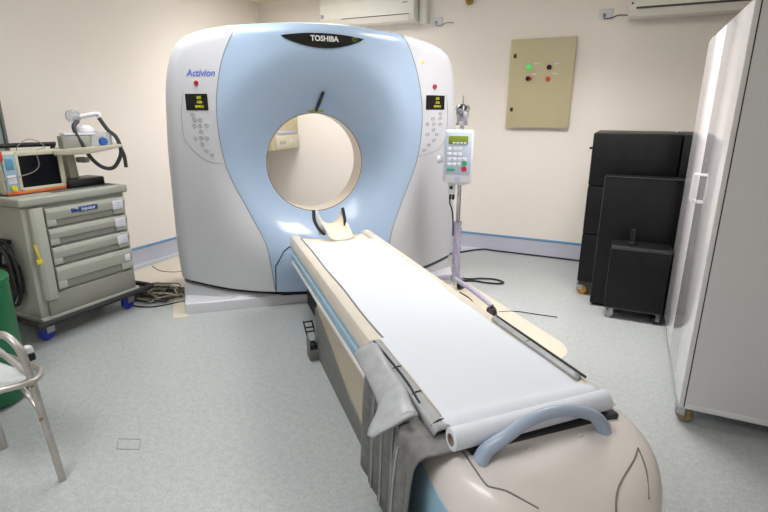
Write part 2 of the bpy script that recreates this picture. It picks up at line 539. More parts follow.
def patch(name, poly, m, parent, off=.002, nsub=10, zc=None):
    """solid panel that follows the cover: poly in (x, z)"""
    P = np.array(poly, float); c = P.mean(0)
    bm = B(); ring = []
    ctr = bm.verts.new((c[0], gfront(*c) - off, c[1])); prev = [ctr] * len(P)
    for t in np.linspace(.25, 1, 4):
        cur = []
        for p in P:
            q = c + (p - c) * t; cur.append(bm.verts.new((q[0], gfront(*q) - off, q[1])))
        for k in range(len(P)):
            k2 = (k + 1) % len(P)
            if prev[k] is ctr: bm.faces.new((ctr, cur[k2], cur[k]))
            else: bm.faces.new((prev[k], prev[k2], cur[k2], cur[k]))
        prev = cur
    low = [bm.verts.new((v.co.x, v.co.y + off + .004, v.co.z)) for v in prev]
    for k in range(len(P)):
        k2 = (k + 1) % len(P); bm.faces.new((prev[k], prev[k2], low[k2], low[k]))
    return obj(name, bm, m, parent, 50)


def rrect(x0, x1, z0, z1, r=.01, n=4):
    out = []
    for (cx_, cz_, a0) in ((x1 - r, z1 - r, 0), (x0 + r, z1 - r, 90), (x0 + r, z0 + r, 180), (x1 - r, z0 + r, 270)):
        for k in range(n + 1):
            a = radians(a0 + 90 * k / n); out.append((cx_ + r * cos(a), cz_ + r * sin(a)))
    return out


def circ(x, z, r, n=14, sq=1.0): return [(x + r * cos(2 * pi * k / n), z + r * sq * sin(2 * pi * k / n)) for k in range(n)]


BX, BZ = -.026, 1.828
tp = [(-.275 + .55 * k / 24, .034 - .022 * ((k - 12) / 12) ** 2) for k in range(25)]
bt = [(.275 - .55 * k / 24, .010 - .062 * (1 - ((k - 12) / 12) ** 2) - 0.0) for k in range(25)]
badge = patch('name_badge', [(BX + x, BZ + z + .004) for x, z in tp] + [(BX + x, BZ + z) for x, z in bt[1:-1]], 'badge', G, .006)
badge['label'] = 'black lens shaped name badge'
text('lettering', 'TOSHIBA', .046, 'silver', badge, (lambda x, y, d: (BX + .005 + x, gfront(BX + .005 + x, BZ + .004 + y) - .0068 - d, BZ + .004 + y)), bold=.0012, xs=.98)
obj('indicator', tube(B(), [(BX + .21 + .012 * cos(a), gfront(BX + .21, BZ + .01) - .0065, BZ + .010 + .012 * sin(a)) for a in [2 * pi * k / 14 for k in range(14)]], .0016, 6, 0, closed=True), 'lcd', badge)

KEYLINE = {-1: [(-.935, 1.50), (-.945, 1.44), (-.959, 1.384), (-.963, 1.225), (-.942, 1.17), (-.905, 1.128), (-.86, 1.09), (-.815, 1.063), (-.765, 1.048), (-.719, 1.042)],
           1: [(.965, 1.503), (.98, 1.40), (.985, 1.316), (.978, 1.22), (.961, 1.163), (.93, 1.12), (.893, 1.089), (.80, 1.062), (.70, 1.05)]}
KEYS = {-1: [(-.887, 1.353), (-.877, 1.322), (-.836, 1.322), (-.881, 1.283), (-.84, 1.284), (-.793, 1.288), (-.837, 1.245), (-.883, 1.203), (-.841, 1.207), (-.801, 1.206), (-.838, 1.168), (-.809, 1.122), (-.772, 1.096)],
        1: [(.911, 1.362), (.846, 1.326), (.911, 1.330), (.80, 1.288), (.857, 1.287), (.913, 1.286), (.854, 1.244), (.883, 1.209), (.802, 1.212), (.861, 1.167), (.815, 1.131), (.777, 1.095)]}
MODEL = (-.823, 1.612); WARN = (.728, 1.725)
CTRL = {-1: dict(disp=(-.946, -.788, 1.383, 1.486), red=(-.859, 1.552)), 1: dict(disp=(.762, .926, 1.393, 1.497), red=(.832, 1.560))}
for sg in (-1, 1):
    x0, x1, z0, z1 = CTRL[sg]['disp']; mx = (x0 + x1) / 2; wd = x1 - x0
    cp = patch('control_panel', rrect(x0 - .02, x1 + .022, z0 - .012, z1 + .014, .012), 'ggrey', G, .0015)
    cp['label'] = ('control display and buttons on the left cover' if sg < 0 else 'control display and buttons on the right cover')
    patch('display', rrect(x0, x1, z0, z1, .006), 'badge', cp, .004)
    for j, w_ in enumerate(('200', '-250', '0040.0')):
        zt = z1 - .024 - .028 * j
        f = (lambda X, Z: (lambda x, y, d: (X + x, gfront(X + x, Z + y) - .0048 - d, Z + y)))(mx + .016, zt)
        text('digits', w_, .023, 'yellowled', cp, f, depth=.0004)
    pl = [(x - (.022 if abs(x) > .75 else .006), z) for x, z in KEYLINE[sg]]
    obj('keypad_outline', tube(B(), [(x, gfront(x, z) - .0006, z) for x, z in pl], .0022, 6, 6), 'gline', cp)
    for x, z in KEYS[sg]:
        x -= .020
        bm = B(); tube(bm, [(x + .013 * cos(a), gfront(x + .013 * cos(a), z) - .0012, z + .0095 * sin(a)) for a in [2 * pi * k / 12 for k in range(12)]], .0023, 5, 0, closed=True)
        obj('button', bm, 'gline', cp)
    rx, rz_ = CTRL[sg]['red']
    bm = B(); y = gfront(rx, rz_); lathe(bm, [(.017, 0), (.017, .008), (.011, .012), (.011, .006)], (rx, y + .001, rz_), 18, Matrix.Rotation(radians(90), 3, 'X'))
    obj('emergency_button', bm, 'red', G)
text('model_lettering', 'Activion', .059, 'bluetext', G, onG(MODEL[0], MODEL[1]), shear=.28, bold=.0012, depth=.0006)
patch('warning_sticker', [(WARN[0] - .016, WARN[1] - .013), (WARN[0] + .016, WARN[1] - .013), (WARN[0], WARN[1] + .015)], 'yellow', G, .0012)
# black strap and yellow tag above the bore
ax, az = .0, 1.415
bm = B(); tube(bm, [(cx + .012, gfront(cx + .012, cz + cr + .012) - .012, cz + cr + .014), (cx + .022, gfront(cx + .022, 1.44) - .02, 1.44), (cx + .038, gfront(cx + .038, 1.50) - .02, 1.505)], [.011, .012, .010], 8, 4)
obj('hanging_strap', bm, 'strap', G)
patch('yellow_tag', rrect(cx - .05, cx + .07, cz + cr + .002, cz + cr + .018, .005), 'lcd', G, .003)
# service hatch groove on the lower front
obj('hatch_groove', tube(B(), [(x, gfront(x, z) - .0008, z) for x, z in [(np.interp(q, [0, 1, 2, 3, 4], [-.424, -.416, -.349, -.31, -.2]), np.interp(q, [0, 1, 2, 3, 4], [.118, .312, .413, .436, .445])) for q in np.linspace(0, 4, 41)]], .0035, 6, 0), 'dark', G)

for ch in G.children_recursive:
    for v_ in ch.data.vertices: v_.co.x = warp(v_.co.x)

# ------------------------------------------------------------------ patient table
TU, TV = .80, 2.0
T = thing('ct_patient_table', 'long cream and blue motorised patient table running from gantry to foreground', 'table', uv(TU, TV), TH)
yh, yf = 1.34, -.98                                  # head end, start of foot housing
for sg in (-1, 1):
    s = lambda x: sg * x
    prof = [(.215, .50), (.215, .556), (.224, .568), (.24, .573), (.262, .573), (.278, .566), (.287, .55), (.288, .50)]
    rows = []
    for y, k in ((yh, .55), (yh - .012, .85), (yh - .04, 1.0), (yh - .4, 1), (.4, 1), (0, 1), (-.5, 1), (yf, 1)):
        rows.append([(s(.25 + (x - .25) * k), y, .50 + (z - .50) * k) for x, z in prof + [prof[0]]])
    bm = B(); g_ = grid(bm, rows); bm.faces.new(g_[0][:-1]); bmesh.ops.remove_doubles(bm, verts=bm.verts[:], dist=1e-5)
    r_ = obj('side_rail', bm, 'creamw', T)
    r_['label'] = 'worn cream left rail' if sg < 0 else 'worn cream right rail'
    bm = B(); bx(s(.24), s(.282), yf, yh - .02, .402, .512, .006, bm=bm); o = obj('side_stripe', bm, 'stripe', T)
    bm = B(); tube(bm, [(s(.281), yf, .457), (s(.281), yh - .04, .457)], .010, 8, 0); obj('stripe_ridge', bm, 'stripe', o)
    bm = B(); bx(s(.22), s(.290), yf, yh - .05, .382, .405, .008, 3, bm=bm); obj('lower_rail', bm, 'cream', T)
bm = B(); bx(-.235, .235, yf, yh - .08, .40, .50, bm=bm); bx(-.2, .2, -.9, 1.5, .27, .40, .01, bm=bm); obj('understructure', bm, 'dark', T)
# cradle, shallow trough running on into a headrest tongue
rows = []
for y in np.linspace(yf + .04, 1.28, 30):
    rows.append([(x, y, .536 + .018 * (x / .214) ** 2) for x in np.linspace(-.214, .214, 13)])
bm = B(); grid(bm, rows); cr_ = solid(obj('cradle', bm, 'cradle', T), .03)
bm = B(); tube(bm, [(-.228 + .003 * sin(9 * y), y, .568) for y in np.linspace(-.4, 1.2, 24)], .006, 8, 2); obj('pad_edge', bm, mat('pad_edge_grey', srgb(120, 120, 114), .6), T)
# headrest at the gantry end: trough with upswept sides narrowing to the top
rows = []
for k, y in enumerate(np.linspace(1.14, 1.50, 10)):
    t = k / 9; w = .085 + .012 * t
    z0 = .548 + .035 * t
    rows.append([(w * sin(a) + .035, y, z0 + (.02 + .085 * t) * (1 - cos(a)) * 1.15) for a in np.linspace(-1.35, 1.35, 13)])
bm = B(); grid(bm, rows); hr = solid(obj('headrest', bm, 'cradle', T), .012)
bm = B()
prism(bm, [(-.075, .55), (-.115, .70), (-.10, .73), (-.085, .73), (-.045, .60), (.0, .56)], 'y', 1.345, 1.357, .003)
prism(bm, [(.14, .55), (.115, .64), (.075, .69), (.085, .735), (.10, .735), (.125, .64), (.165, .55)], 'y', 1.345, 1.357, .003)
obj('side_wing', bm, 'paper', hr)
for pts in ([(-.112, 1.335, .73), (-.110, 1.333, .66), (-.085, 1.325, .60), (-.045, 1.315, .552)], [(.092, 1.335, .735), (.104, 1.330, .66), (.108, 1.326, .60), (.122, 1.318, .57), (.136, 1.31, .53)]):
    rows = []
    P = catmull(pts, 6)
    for p in P: rows.append([(p[0] - .011, p[1], p[2]), (p[0] + .011, p[1] + .006, p[2])])
    bm = B(); grid(bm, rows); solid(obj('strap', bm, 'strap', hr), .004)
# pedestal: tan side panels over a dark grey skirt
up = [(.62, .40), (.62, .30), (.46, .262), (.28, .215), (.12, .165), (-.06, .118), (-.4, .075), (-1.2, .06), (-1.2, .40)]
bm = B(); prism(bm, up, 'x', -.262, .262); obj('pedestal_panel', bm, 'tan', T)
lo_ = [(.64, 0), (.64, .305)] + [(y, z + .004) for y, z in up[1:-1]] + [(-1.2, 0)]
bm = B(); prism(bm, lo_, 'x', -.268, .268); obj('skirt', bm, 'skirt', T)
bm = B(); bx(-.16, .16, .64, 1.45, .0, .28, .01, bm=bm); obj('coupling_beam', bm, 'dark', T)
# foot pedal unit beside the pedestal
bm = B(); bx(-.322, -.262, .575, .66, .0, .065, .006, bm=bm); bx(-.322, -.314, .575, .66, .06, .13, .003, bm=bm); bx(-.272, -.262, .575, .66, .06, .16, .003, bm=bm)
pd = obj('pedal_unit', bm, 'skirt', T)
bm = B(); bx(-.312, -.274, .585, .645, .06, .10, .01, bm=bm); obj('pedal', bm, 'black', pd)
bm = B()
for y in (.665, .70, .75): tube(bm, [(-.318, y, .145 + (y - .66) * .3), (-.265, y, .145 + (y - .66) * .3)], .005, 6, 0)
for x in (-.318, -.268): tube(bm, [(x, .655, .13), (x, .755, .175)], .005, 6, 0)
obj('pedal_guard', bm, 'black', pd)
# foot housing
rows = []
ys = [-.90, -.94, -.96] + [-.96 - .3695 * sin(k / 22 * pi / 2) for k in range(1, 23)]
for y in ys:
    w, t = foot_wt(y); r = [(-w * .93, y, .08)]
    for a in np.linspace(-1, 1, 33):
        sx = math.copysign(abs(sin(a * pi / 2)) ** (2 / 5.5), a); czz = max(0, cos(a * pi / 2)) ** (2 / 5.5)
        r.append((w * sx, y, FH['zb'] + (t - FH['zb']) * czz))
    r.append((w * .93, y, .08)); rows.append(r)
bm = B(); g_ = grid(bm, rows); bm.faces.new(g_[0]); bm.faces.new(g_[-1][::-1])
fh = obj('foot_housing', bm, 'cream', T, 50); fh['label'] = 'rounded cream housing at the foot end'
# blue insert on the side of the housing
PLI = [(-.93, .50), (-.993, .482), (-1.06, .468), (-1.12, .442), (-1.155, .40), (-1.172, .34), (-1.176, .25)]
for sg in (-1, 1):
    rows = []
    for y in [-.93 - .246 * k / 30 for k in range(31)]:
        zt = float(np.interp(-y, [-p[0] for p in PLI], [p[1] for p in PLI])); w, t = foot_wt(y); r = []
        for k in range(12):
            z = .2 + (zt - .2) * k / 11; q = max(0.0, (z - FH['zb']) / (t - FH['zb']))
            r.append((sg * (w * (1 - q ** 5.5) ** (1 / 5.5) + .0035), y, z))
        r.append((r[-1][0] - sg * .012, y, r[-1][2] + .001)); rows.append(r)
    bm = B(); grid(bm, rows); obj('side_insert', bm, 'stripe', fh)
# sides between carriage and housing
for sg in (-1, 1):
    bm = B(); bx(sg * .2, sg * .284, -.96, -.62, .24, .53, .03, 4, bm=bm); obj('side_shoulder', bm, 'cream', T)
# housing seams
FOOTSEAMS = [[(-.248, -1.055), (-.246, -1.066), (-.245, -1.105), (-.239, -1.155), (-.227, -1.17), (-.205, -1.187), (-.189, -1.204), (-.15, -1.24)],
             [(.203, -1.176), (.163, -1.203), (.095, -1.236), (.062, -1.256), (.041, -1.28), (.036, -1.30)],
             [(.203, -1.176), (.181, -1.227), (.147, -1.275)]]
SEAMS = FOOTSEAMS
for s_ in SEAMS:
    bm = B(); tube(bm, [(x, y, foot_top(x, y) + .0003) for x, y in s_], .0022, 6, 4); obj('cover_seam', bm, 'skirt', fh)
for x, y in ((-.083, -1.111), (.074, -1.105)):
    bm = B(); z = foot_top(x, y); lathe(bm, [(.008, -.004), (.008, .002), (.005, .004)], (x, y, z), 12); obj('screw_cap', bm, 'cream', fh)
# grab handle
bm = B()
hy = -1.112
zl = .574
tube(bm, [(-.222, hy + .012, zl - .02), (-.206, hy + .010, zl + .010), (-.160, hy, zl + .044), (-.10, hy + .004, zl + .068), (-.03, hy + .006, zl + .078), (.04, hy + .004, zl + .068), (.10, hy, zl + .044), (.134, hy + .004, zl + .012), (.149, hy + .004, zl - .02)], [.021, .019, .016, .0155, .0155, .0155, .016, .019, .021], 16, 6)
obj('grab_handle', bm, 'handle', T)
# black mattress edge seen below the roll
bm = B(); bx(-.235, .232, -1.078, -.95, .552, .573, .006, bm=bm); obj('pad_end', bm, 'piping', T)

# ------------------------------------------------------------------ paper sheet and roll on the table
PR = thing('paper_roll', 'white examination paper rolled out over the whole table top', 'paper', uv(TU, TV, .556), TH)
rows = []
def pz(x, y):
    z = .0170 + .0012 * sin(7 * y + 2 * x) + .0010 * sin(13 * y - 5 * x) + .004 * math.exp(-((y + .80 + .1 * x) / .05) ** 2) * 0
    if y < -.86: z += .016 * math.exp(-((y + .955) / .03) ** 2)
    if y < -.99: z += .0
    if y > 1.0: z -= .006 * (y - 1.0) / .06
    return z
for y in list(np.linspace(1.065, -.80, 60)) + list(np.linspace(-.815, -1.035, 18)):
    xl = -.234 - .028 * max(0, min(1, (.7 - y) / 1.3)) + .003 * sin(5 * y); xr = .262 + .004 * sin(4 * y + 1)
    rows.append([(x, y, pz(x, y) - (.004 * (abs(2 * (x - (xl + xr) / 2) / (xr - xl)) ** 6))) for x in np.linspace(xl, xr, 22)])
bm = B(); grid(bm, rows); solid(obj('sheet', bm, 'paper', PR, 60), .0012)
bm = B(); RR = .029; ry, rz2 = -1.060, .0175 + RR
x0, x1 = -.285, .208
rings = []
for x, r in ((x0, RR * .55), (x0, RR - .0015), (x0 + .002, RR), (x1 - .002, RR), (x1, RR - .0015), (x1, RR * .55)):
    rings.append([(x, ry + (x - x0) * .03 + r * cos(a), rz2 + r * sin(a)) for a in [2 * pi * k / 36 for k in range(37)]])
grid(bm, rings); obj('roll', bm, 'paper', PR)
bm = B(); rings = []
for x, r in ((x0 + .0005, RR * .56), (x0 - .0015, RR * .54), (x0 - .001, RR * .42), (x0 + .03, RR * .41), (x1 - .03, RR * .41), (x1 + .001, RR * .42), (x1 + .0015, RR * .54), (x1 - .0005, RR * .56)):
    rings.append([(x, ry + (x - x0) * .03 + r * cos(a), rz2 + r * sin(a)) for a in [2 * pi * k / 24 for k in range(25)]])
grid(bm, rings); obj('core', bm, 'card', PR)

# ------------------------------------------------------------------ grey protective apron lying across the table under the paper
AP = thing('protective_apron', 'grey quilted protective apron draped over the near left edge of the table', 'apron', uv(TU, TV, 0), TH)
rows = []
ny = 70
for i in range(ny):
    y = -1.06 + .59 * i / (ny - 1)
    ph = 2 * pi * (y + 1.06) / .097
    r = []
    # across the table top, hidden below the sheet
    tt = max(0.0, min(1.0, (-.80 - y) / .14)); tt = tt * tt * (3 - 2 * tt); xo = .078 * tt
    for x in np.linspace(.02 if y > -.93 else -.235, -.262 - xo * .8, 8): r.append((x, y, max(.5610, (foot_top(x, y) + .003) if y < -.958 else 0)))
    fall = [(0, 0), (.020, .006), (.028, .022), (.031, .055), (.033, .10), (.035, .17), (.038, .24), (.040, .31), (.043, .38), (.046, .44)]
    hem = .49 - .012 * cos(ph)
    for k, (dx, dz) in enumerate(fall):
        a = min(1, k / 5) * .010
        dzz = dz * hem / .44
        yy = y + (.0 if k < 2 else .018 * sin(ph) * min(1, k / 6)) + .03 * (y + .73) * (k / 9)
        r.append((-.268 - xo - dx - a * (1 + cos(ph)) , yy, .5655 - dzz))
    rows.append(r)
bm = B(); grid(bm, rows); o = solid(obj('skirt_panel', bm, 'apron', AP, 60), .004, 1); o['label'] = 'pleated grey panel hanging beside the table'
# lines of piping on the pleats
for j in range(1, 6):
    y = -1.06 + .097 * j
    i = min(ny - 1, int((y + 1.06) / .59 * (ny - 1)))
    bm = B(); tube(bm, [(p[0] - .006, p[1], p[2]) for p in rows[i][10:]], .0028, 6, 3); obj('piping', bm, 'apronl', AP)
# upper strip along rail, with cross seams
rows = []
for i in range(24):
    y = -.99 + .56 * i / 23
    rows.append([(-.247 - .047 * k / 6, y, .5755 + .004 * sin(k / 6 * pi) - (.010 if k == 6 else 0)) for k in range(7)])
bm = B(); grid(bm, rows); o = solid(obj('edge_band', bm, 'apronl', AP, 60), .005, 1)
for y in (-.95, -.80, -.64):
    bm = B(); tube(bm, [(-.25, y, .5835), (-.27, y - .006, .5865), (-.292, y - .01, .5775)], .0022, 6, 3); obj('stitch', bm, 'piping', o)
bm = B(); tube(bm, [(-.276, -.44, .584), (-.272, -.6, .5855), (-.272, -.75, .5855), (-.280, -.86, .582)], .004, 6, 5); obj('strap_edge', bm, 'piping', o)
# loose collar flap lying over the edge
rows = []
for i in range(20):
    t = i / 19; y = -.50 - .43 * t
    tt = max(0.0, min(1.0, (-.76 - y) / .14)); tt = tt * tt * (3 - 2 * tt)
    top_ = (-.288 - .012 * t - .075 * tt, y - .0, .592 - .006 * t)
    w = .050 + .055 * t - (.035 * max(0, t - .9) / .1)
    rows.append([(top_[0] + .06 * tt * (1 - s) - .012 * s - .044 * min(1, s * 1.4), y + .02 * s * (1 - t) + .03 * s, top_[2] + .004 - w * max(0, s - .12) ** 1.15 + .004 * sin(9 * t + 4 * s)) for s in np.linspace(0, 1, 9)])
bm = B(); grid(bm, rows); o = solid(obj('collar_flap', bm, mat('glossy_grey_vinyl', srgb(172, 176, 180), .28, var=.10, scale=22, bump=.12, bscale=14), AP, 60), .010, 1); o['label'] = 'smooth light grey collar flap'
# far edge showing on the right side of the sheet
rows = []
for i in range(16):
    y = -.90 + .505 * i / 15
    rows.append([(.238 + .045 * k / 5, y + .006 * k, .5745 + .003 * sin(k / 5 * pi) - (.005 if k == 5 else 0)) for k in range(6)])
bm = B(); grid(bm, rows); o = solid(obj('far_edge', bm, 'apronl', AP, 60), .005, 1)
bm = B(); tube(bm, [(.267, -.90, .584), (.267, -.6, .5845), (.269, -.385, .583)], .0045, 6, 5); obj('piping', bm, 'piping', o)
bm = B(); tube(bm, [(.242, -.62, .580), (.272, -.615, .5835)], .002, 6, 0); obj('stitch', bm, 'piping', o)

# ------------------------------------------------------------------ cream floor plates of the scanner
def plate(name, poly, label, z=.004):
    bm = B(); prism(bm, poly, 'z', 0, z); o = obj(name, bm, 'plate'); o.location = uv(0, 0); o.rotation_euler = (0, 0, TH); return tag(o, label, 'floor plate')
pp = [(1.12, 3.0), (1.12, 2.13), (1.80, 2.11)] + [(1.80 + .2 * sin(a), 2.31 - .2 * cos(a)) for a in np.linspace(.2, 1.57, 7)] + [(2.0, 3.0), (2.0, 3.50), (1.12, 3.50)]
plate('floor_plate', pp, 'flat cream floor plate with a rounded end lying right of the table')
plate('floor_plate', [(-.285, 3.49), (-.19, 3.49), (-.21, 4.4), (-.1, 5.3), (-.35, 5.1), (-.75, 4.65), (-.85, 4.45), (-.6, 4.28), (-.3, 3.9)], 'flat cream floor plate under the cable tangle left of the gantry base', .003)

# ------------------------------------------------------------------ infusion stand and pump
IV = thing('iv_stand', 'chrome infusion stand wrapped in lilac plastic standing right of the gantry', 'stand', (-1.10, 3.61, 0))
bm = B(); cyl(bm, (0, 0, .06), (0, 0, 1.30), .0155); obj('pole', bm, 'chrome', IV)
rows = []
for k in range(30):
    z = .10 + .475 * k / 29
    rows.append([((.028 + .005 * sin(3.1 * a * 2 + z * 40) + .003 * sin(z * 90 + a)) * cos(a), (.028 + .005 * sin(5 * a + z * 33)) * sin(a), z) for a in [2 * pi * q / 20 for q in range(21)]])
bm = B(); grid(bm, rows); o = obj('plastic_wrap', bm, 'wrap', IV); o['label'] = 'crumpled lilac plastic wrap on the pole'
for lx, ly in ((.385, -.37), (-.17, .02), (.02, .10)):
    d = Vector((lx, ly, 0)); e = Vector((lx, ly, .085))
    bm = B(); tube(bm, [(0, 0, .115), tuple(d * .5 + Vector((0, 0, .11))), tuple(e)], [.02, .019, .015], 10, 4); lg = obj('leg', bm, 'wrap', IV)
    bm = B(); q = Vector((ly, -lx, 0)).normalized(); cyl(bm, d + Vector((0, 0, .04)) - q * .018, d + Vector((0, 0, .04)) + q * .018, .04); cyl(bm, d + Vector((0, 0, .06)), d + Vector((0, 0, .088)), .012); obj('caster', bm, 'black', lg)
bm = B(); lathe(bm, [(.02, .09), (.035, .10), (.035, .13), (.02, .14)], (0, 0, 0)); obj('hub', bm, 'steel', IV)
# crumpled wrapped hook head on top
bm = B(); tube(bm, [(0, 0, 1.29), (0, 0, 1.47), (.0, 0, 1.49)], [.006, .005, .003], 8, 3)
for k in range(4):
    a = k * pi / 2 + .4
    tube(bm, [(0, 0, 1.40), (.035 * cos(a), .035 * sin(a), 1.42), (.05 * cos(a), .05 * sin(a), 1.39)], .005, 6, 4)
o = obj('hook_head', bm, 'steel', IV)
rows = []
for k in range(14):
    z = 1.285 + .115 * k / 13
    rows.append([((.040 + .008 * sin(4 * a + z * 60)) * cos(a), (.034 + .006 * sin(3 * a + z * 50)) * sin(a), z) for a in [2 * pi * q / 16 for q in range(17)]])
bm = B(); grid(bm, rows); obj('film', bm, mat('grey_film', srgb(150, 150, 156), .25, var=.5, scale=45, bump=.8, bscale=40), o)
bm = B(); lathe(bm, [(.02, 1.385), (.034, 1.39), (.036, 1.405), (.026, 1.42), (.012, 1.43)], (0, 0, 0), 14); obj('black_cap', bm, 'black', o)

PU = thing('infusion_pump', 'white infusion pump with green display clamped on the chrome stand', 'medical pump', (-1.098, 3.575, .88), radians(11))
W2 = .098
obj('body', bx(-W2, W2, -.085, .0, 0, .375, .012, 3), 'pumpw', PU)
obj('face_panel', bx(-W2 + .006, W2 - .008, -.089, -.080, .065, .362, .004), 'pumpf', PU)
dsp = obj('display', bx(-.072, .066, -.0925, -.088, .278, .335, .003), 'lcd', PU)
for k in range(4):
    obj('display_key', bx(-.042 + .026 * k, -.024 + .026 * k, -.0945, -.092, .280, .292, .001), 'label', dsp)
for r in range(4):
    for c_ in range(4):
        if r < 2 and c_ > 2: continue
        obj('key', bx(-.078 + .037 * c_, -.05 + .037 * c_, -.0915, -.088, .232 - .036 * r, .256 - .036 * r, .003), 'pumpw', PU)
for nm, zz, mm in (('start_button', .145, 'green'), ('stop_button', .105, 'red')):
    bm = B(); cyl(bm, (.045, -.088, zz), (.045, -.095, zz), .019); obj(nm, bm, mm, PU)
obj('teal_label', bx(-.078, -.02, -.0915, -.088, .088, .108, .002), 'green', PU)
bm = B(); cyl(bm, (.0, -.088, .035), (.0, -.094, .035), .02); obj('round_key', bm, 'lilac', PU)
bm = B(); cyl(bm, (-W2, -.04, .165), (-W2 - .035, -.04, .165), .02); cyl(bm, (-W2 - .03, -.04, .165), (-W2 - .055, -.04, .165), .03); obj('clamp_knob', bm, 'pumpw', PU)
bm = B(); bx(-W2 - .012, -W2 + .01, -.07, -.01, .01, .30, .006, bm=bm); obj('side_bracket', bm, 'pumpw', PU)
bm = B(); bx(-.068, -.02, -.06, -.01, -.085, .005, .006, bm=bm); o = obj('power_socket', bm, 'pumpw', PU)
bm = B(); cyl(bm, (-.044, -.061, -.035), (-.044, -.065, -.035), .013); obj('socket_hole', bm, 'black', o)
bm = B(); tube(bm, [(-.05, -.04, -.08), (-.052, -.045, -.15), (-.035, -.04, -.20), (-.025, -.03, -.28), (-.02, -.035, -.40)], .006, 6, 5); bx(-.060, -.042, -.05, -.03, -.125, -.085, .004, bm=bm); bx(-.038, -.020, -.05, -.03, -.125, -.085, .004, bm=bm)
obj('power_plug', bm, 'cableb', PU)
bm = B(); bx(-.02, .05, -.02, .002, -.02, .02, bm=bm); obj('mount', bm, 'pumpw', PU)

# ------------------------------------------------------------------ wall fittings on the back wall
EB = thing('control_cabinet', 'khaki metal electrical enclosure with coloured push buttons on the back wall', 'electrical box', (-.797, YB, 1.235))
bm = B(); bx(-.255, .255, -.02, 0, .02, .755, .004, bm=bm); obj('housing', bm, 'ebox', EB)
bm = B(); bx(-.283, .283, -.125, -.10, 0, .775, .005, bm=bm); dr = obj('door', bm, 'ebox', EB); dr.location.y = .082
for z in (.635, .165):
    bm = B(); bx(-.252, -.226, -.131, -.124, z - .018, z + .018, .003, bm=bm); obj('lock', bm, 'black', dr)
for nm, x, z, mm in (('indicator_lamp', -.108, .535, 'gled'), ('indicator_lamp', .072, .53, 'dark'), ('push_button', -.108, .437, 'dark'), ('push_button', .070, .43, 'orangered')):
    bm = B(); cyl(bm, (x, -.124, z), (x, -.137, z), .021); cyl(bm, (x, -.136, z), (x, -.147, z), .016); obj(nm, bm, mm, dr)
bm = B(); cyl(bm, (-.088, -.124, .437), (-.088, -.140, .437), .015); obj('push_button', bm, 'red', dr)
for (x, z) in ((-.04, .565), (.135, .56), (-.055, .475), (.125, .475)): obj('label_strip', bx(x - .02, x + .02, -.1265, -.124, z - .005, z + .005), 'label', dr)


def aircon(x0, x1, z0, z1, label, dark=True):
    t = thing('air_conditioner', label, 'air conditioner', ((x0 + x1) / 2, YB, z0))
    w = (x1 - x0) / 2; h = z1 - z0
    pr = [(0, 0), (-.14, .0), (-.175, .012), (-.20, .06), (-.205, .2), (-.195, h - .02), (-.17, h), (0, h)]
    bm = B(); prism(bm, pr, 'x', -w, w, .004); obj('housing', bm, 'acw', t)
    bm = B(); prism(bm, [(-.150, -.003), (-.178, .006), (-.2035, .054), (-.199, .056), (-.17, .016), (-.15, .004)], 'x', -w + .06, w - .06)
    obj('louver', bm, 'acw', t)
    bm = B(); bx(-w + .05, w - .05, -.2045, -.18, .058, .072, bm=bm) if dark else bx(-w + .25, w - .05, -.2048, -.18, .056, .062, bm=bm); obj('air_slot', bm, 'acd', t)
    bm = B(); bx(w - .12, w - .06, -.2065, -.20, h * .55, h * .58, .001, bm=bm); obj('nameplate', bm, 'gline', t)
    return t, w


t, w = aircon(-3.03, -1.985, 2.215, 2.50, 'white air conditioner on the back wall directly above the gantry', False)
bm = B(); bx(-w + .015, -w + .045, -.208, -.2, .075, .11, .002, bm=bm); obj('sticker', bm, 'gline', t)
t, w = aircon(-.125, .95, 2.11, 2.40, 'white air conditioner on the back wall above the black cabinets')
bm = B(); cyl(bm, (-w + .02, -.206, .10), (-w + .02, -.209, .10), .008); obj('indicator', bm, 'dark', t)
tr = tag(obj('pipe_duct', bx(-1.975, -1.90, YB - .09, YB, 2.20, ZC, .008), 'acw'), 'slim white pipe duct beside the air conditioner over the gantry', 'duct')
for nm, x, z, lab in (('wall_socket', -1.815, 2.215, 'small white wall socket right of the air conditioner over the gantry'), ('wall_socket', -.305, 2.175, 'small white wall socket with a short cable left of the second air conditioner')):
    t = thing(nm, lab, 'socket', (x, YB, z), 0, None)
    obj('plate', bx(-.055, .055, -.012, 0, -.04, .04, .004), 'label', t)
    bm = B(); cyl(bm, (-.01, -.012, -.005), (-.01, -.022, -.005), .013); obj('plug', bm, 'cableg', t)
    bm = B(); tube(bm, [(-.01, -.022, -.01), (-.005, -.03, -.035), (.04, -.02, -.035), (.10, -.012, -.015), (.17, -.012, -.02)], .004, 6, 5); obj('cable', bm, 'acd' if x > -1 else 'cableg', t)
t = tag(obj('wall_fitting', lathe(B(), [(.012, 0), (.03, .012), (.037, .045), (.03, .08), (.014, .095), (.014, .13)], (-1.497, YB - .038, 2.335), 18), mat('brass_yellow', srgb(150, 120, 24), .4, var=.2, scale=60)), 'small brass yellow fitting high on the back wall', 'fitting')
# corner cabinet seen through the bore
WB = thing('corner_wall_cabinet', 'cream wall cabinet in the room corner seen through the bore', 'cabinet', (-3.735, 4.77, .95))
obj('body', bx(-.23, .233, -.27, .228, .01, .95, .004), mat('corner_cabinet_cream', srgb(206, 196, 160), .6), WB)
o = obj('grey_module', bx(.22, .252, -.20, .215, .02, .165, .005), 'monitor', WB)
for k, y in enumerate((-.15, -.11, -.07, .05, .12)): obj('module_button', bx(.250, .256, y, y + .015, .075, .11, .001), 'gline' if k < 3 else 'label', o)
obj('lilac_strip', bx(.23, .24, -.17, .18, .185, .215, .002), 'lilac', WB)

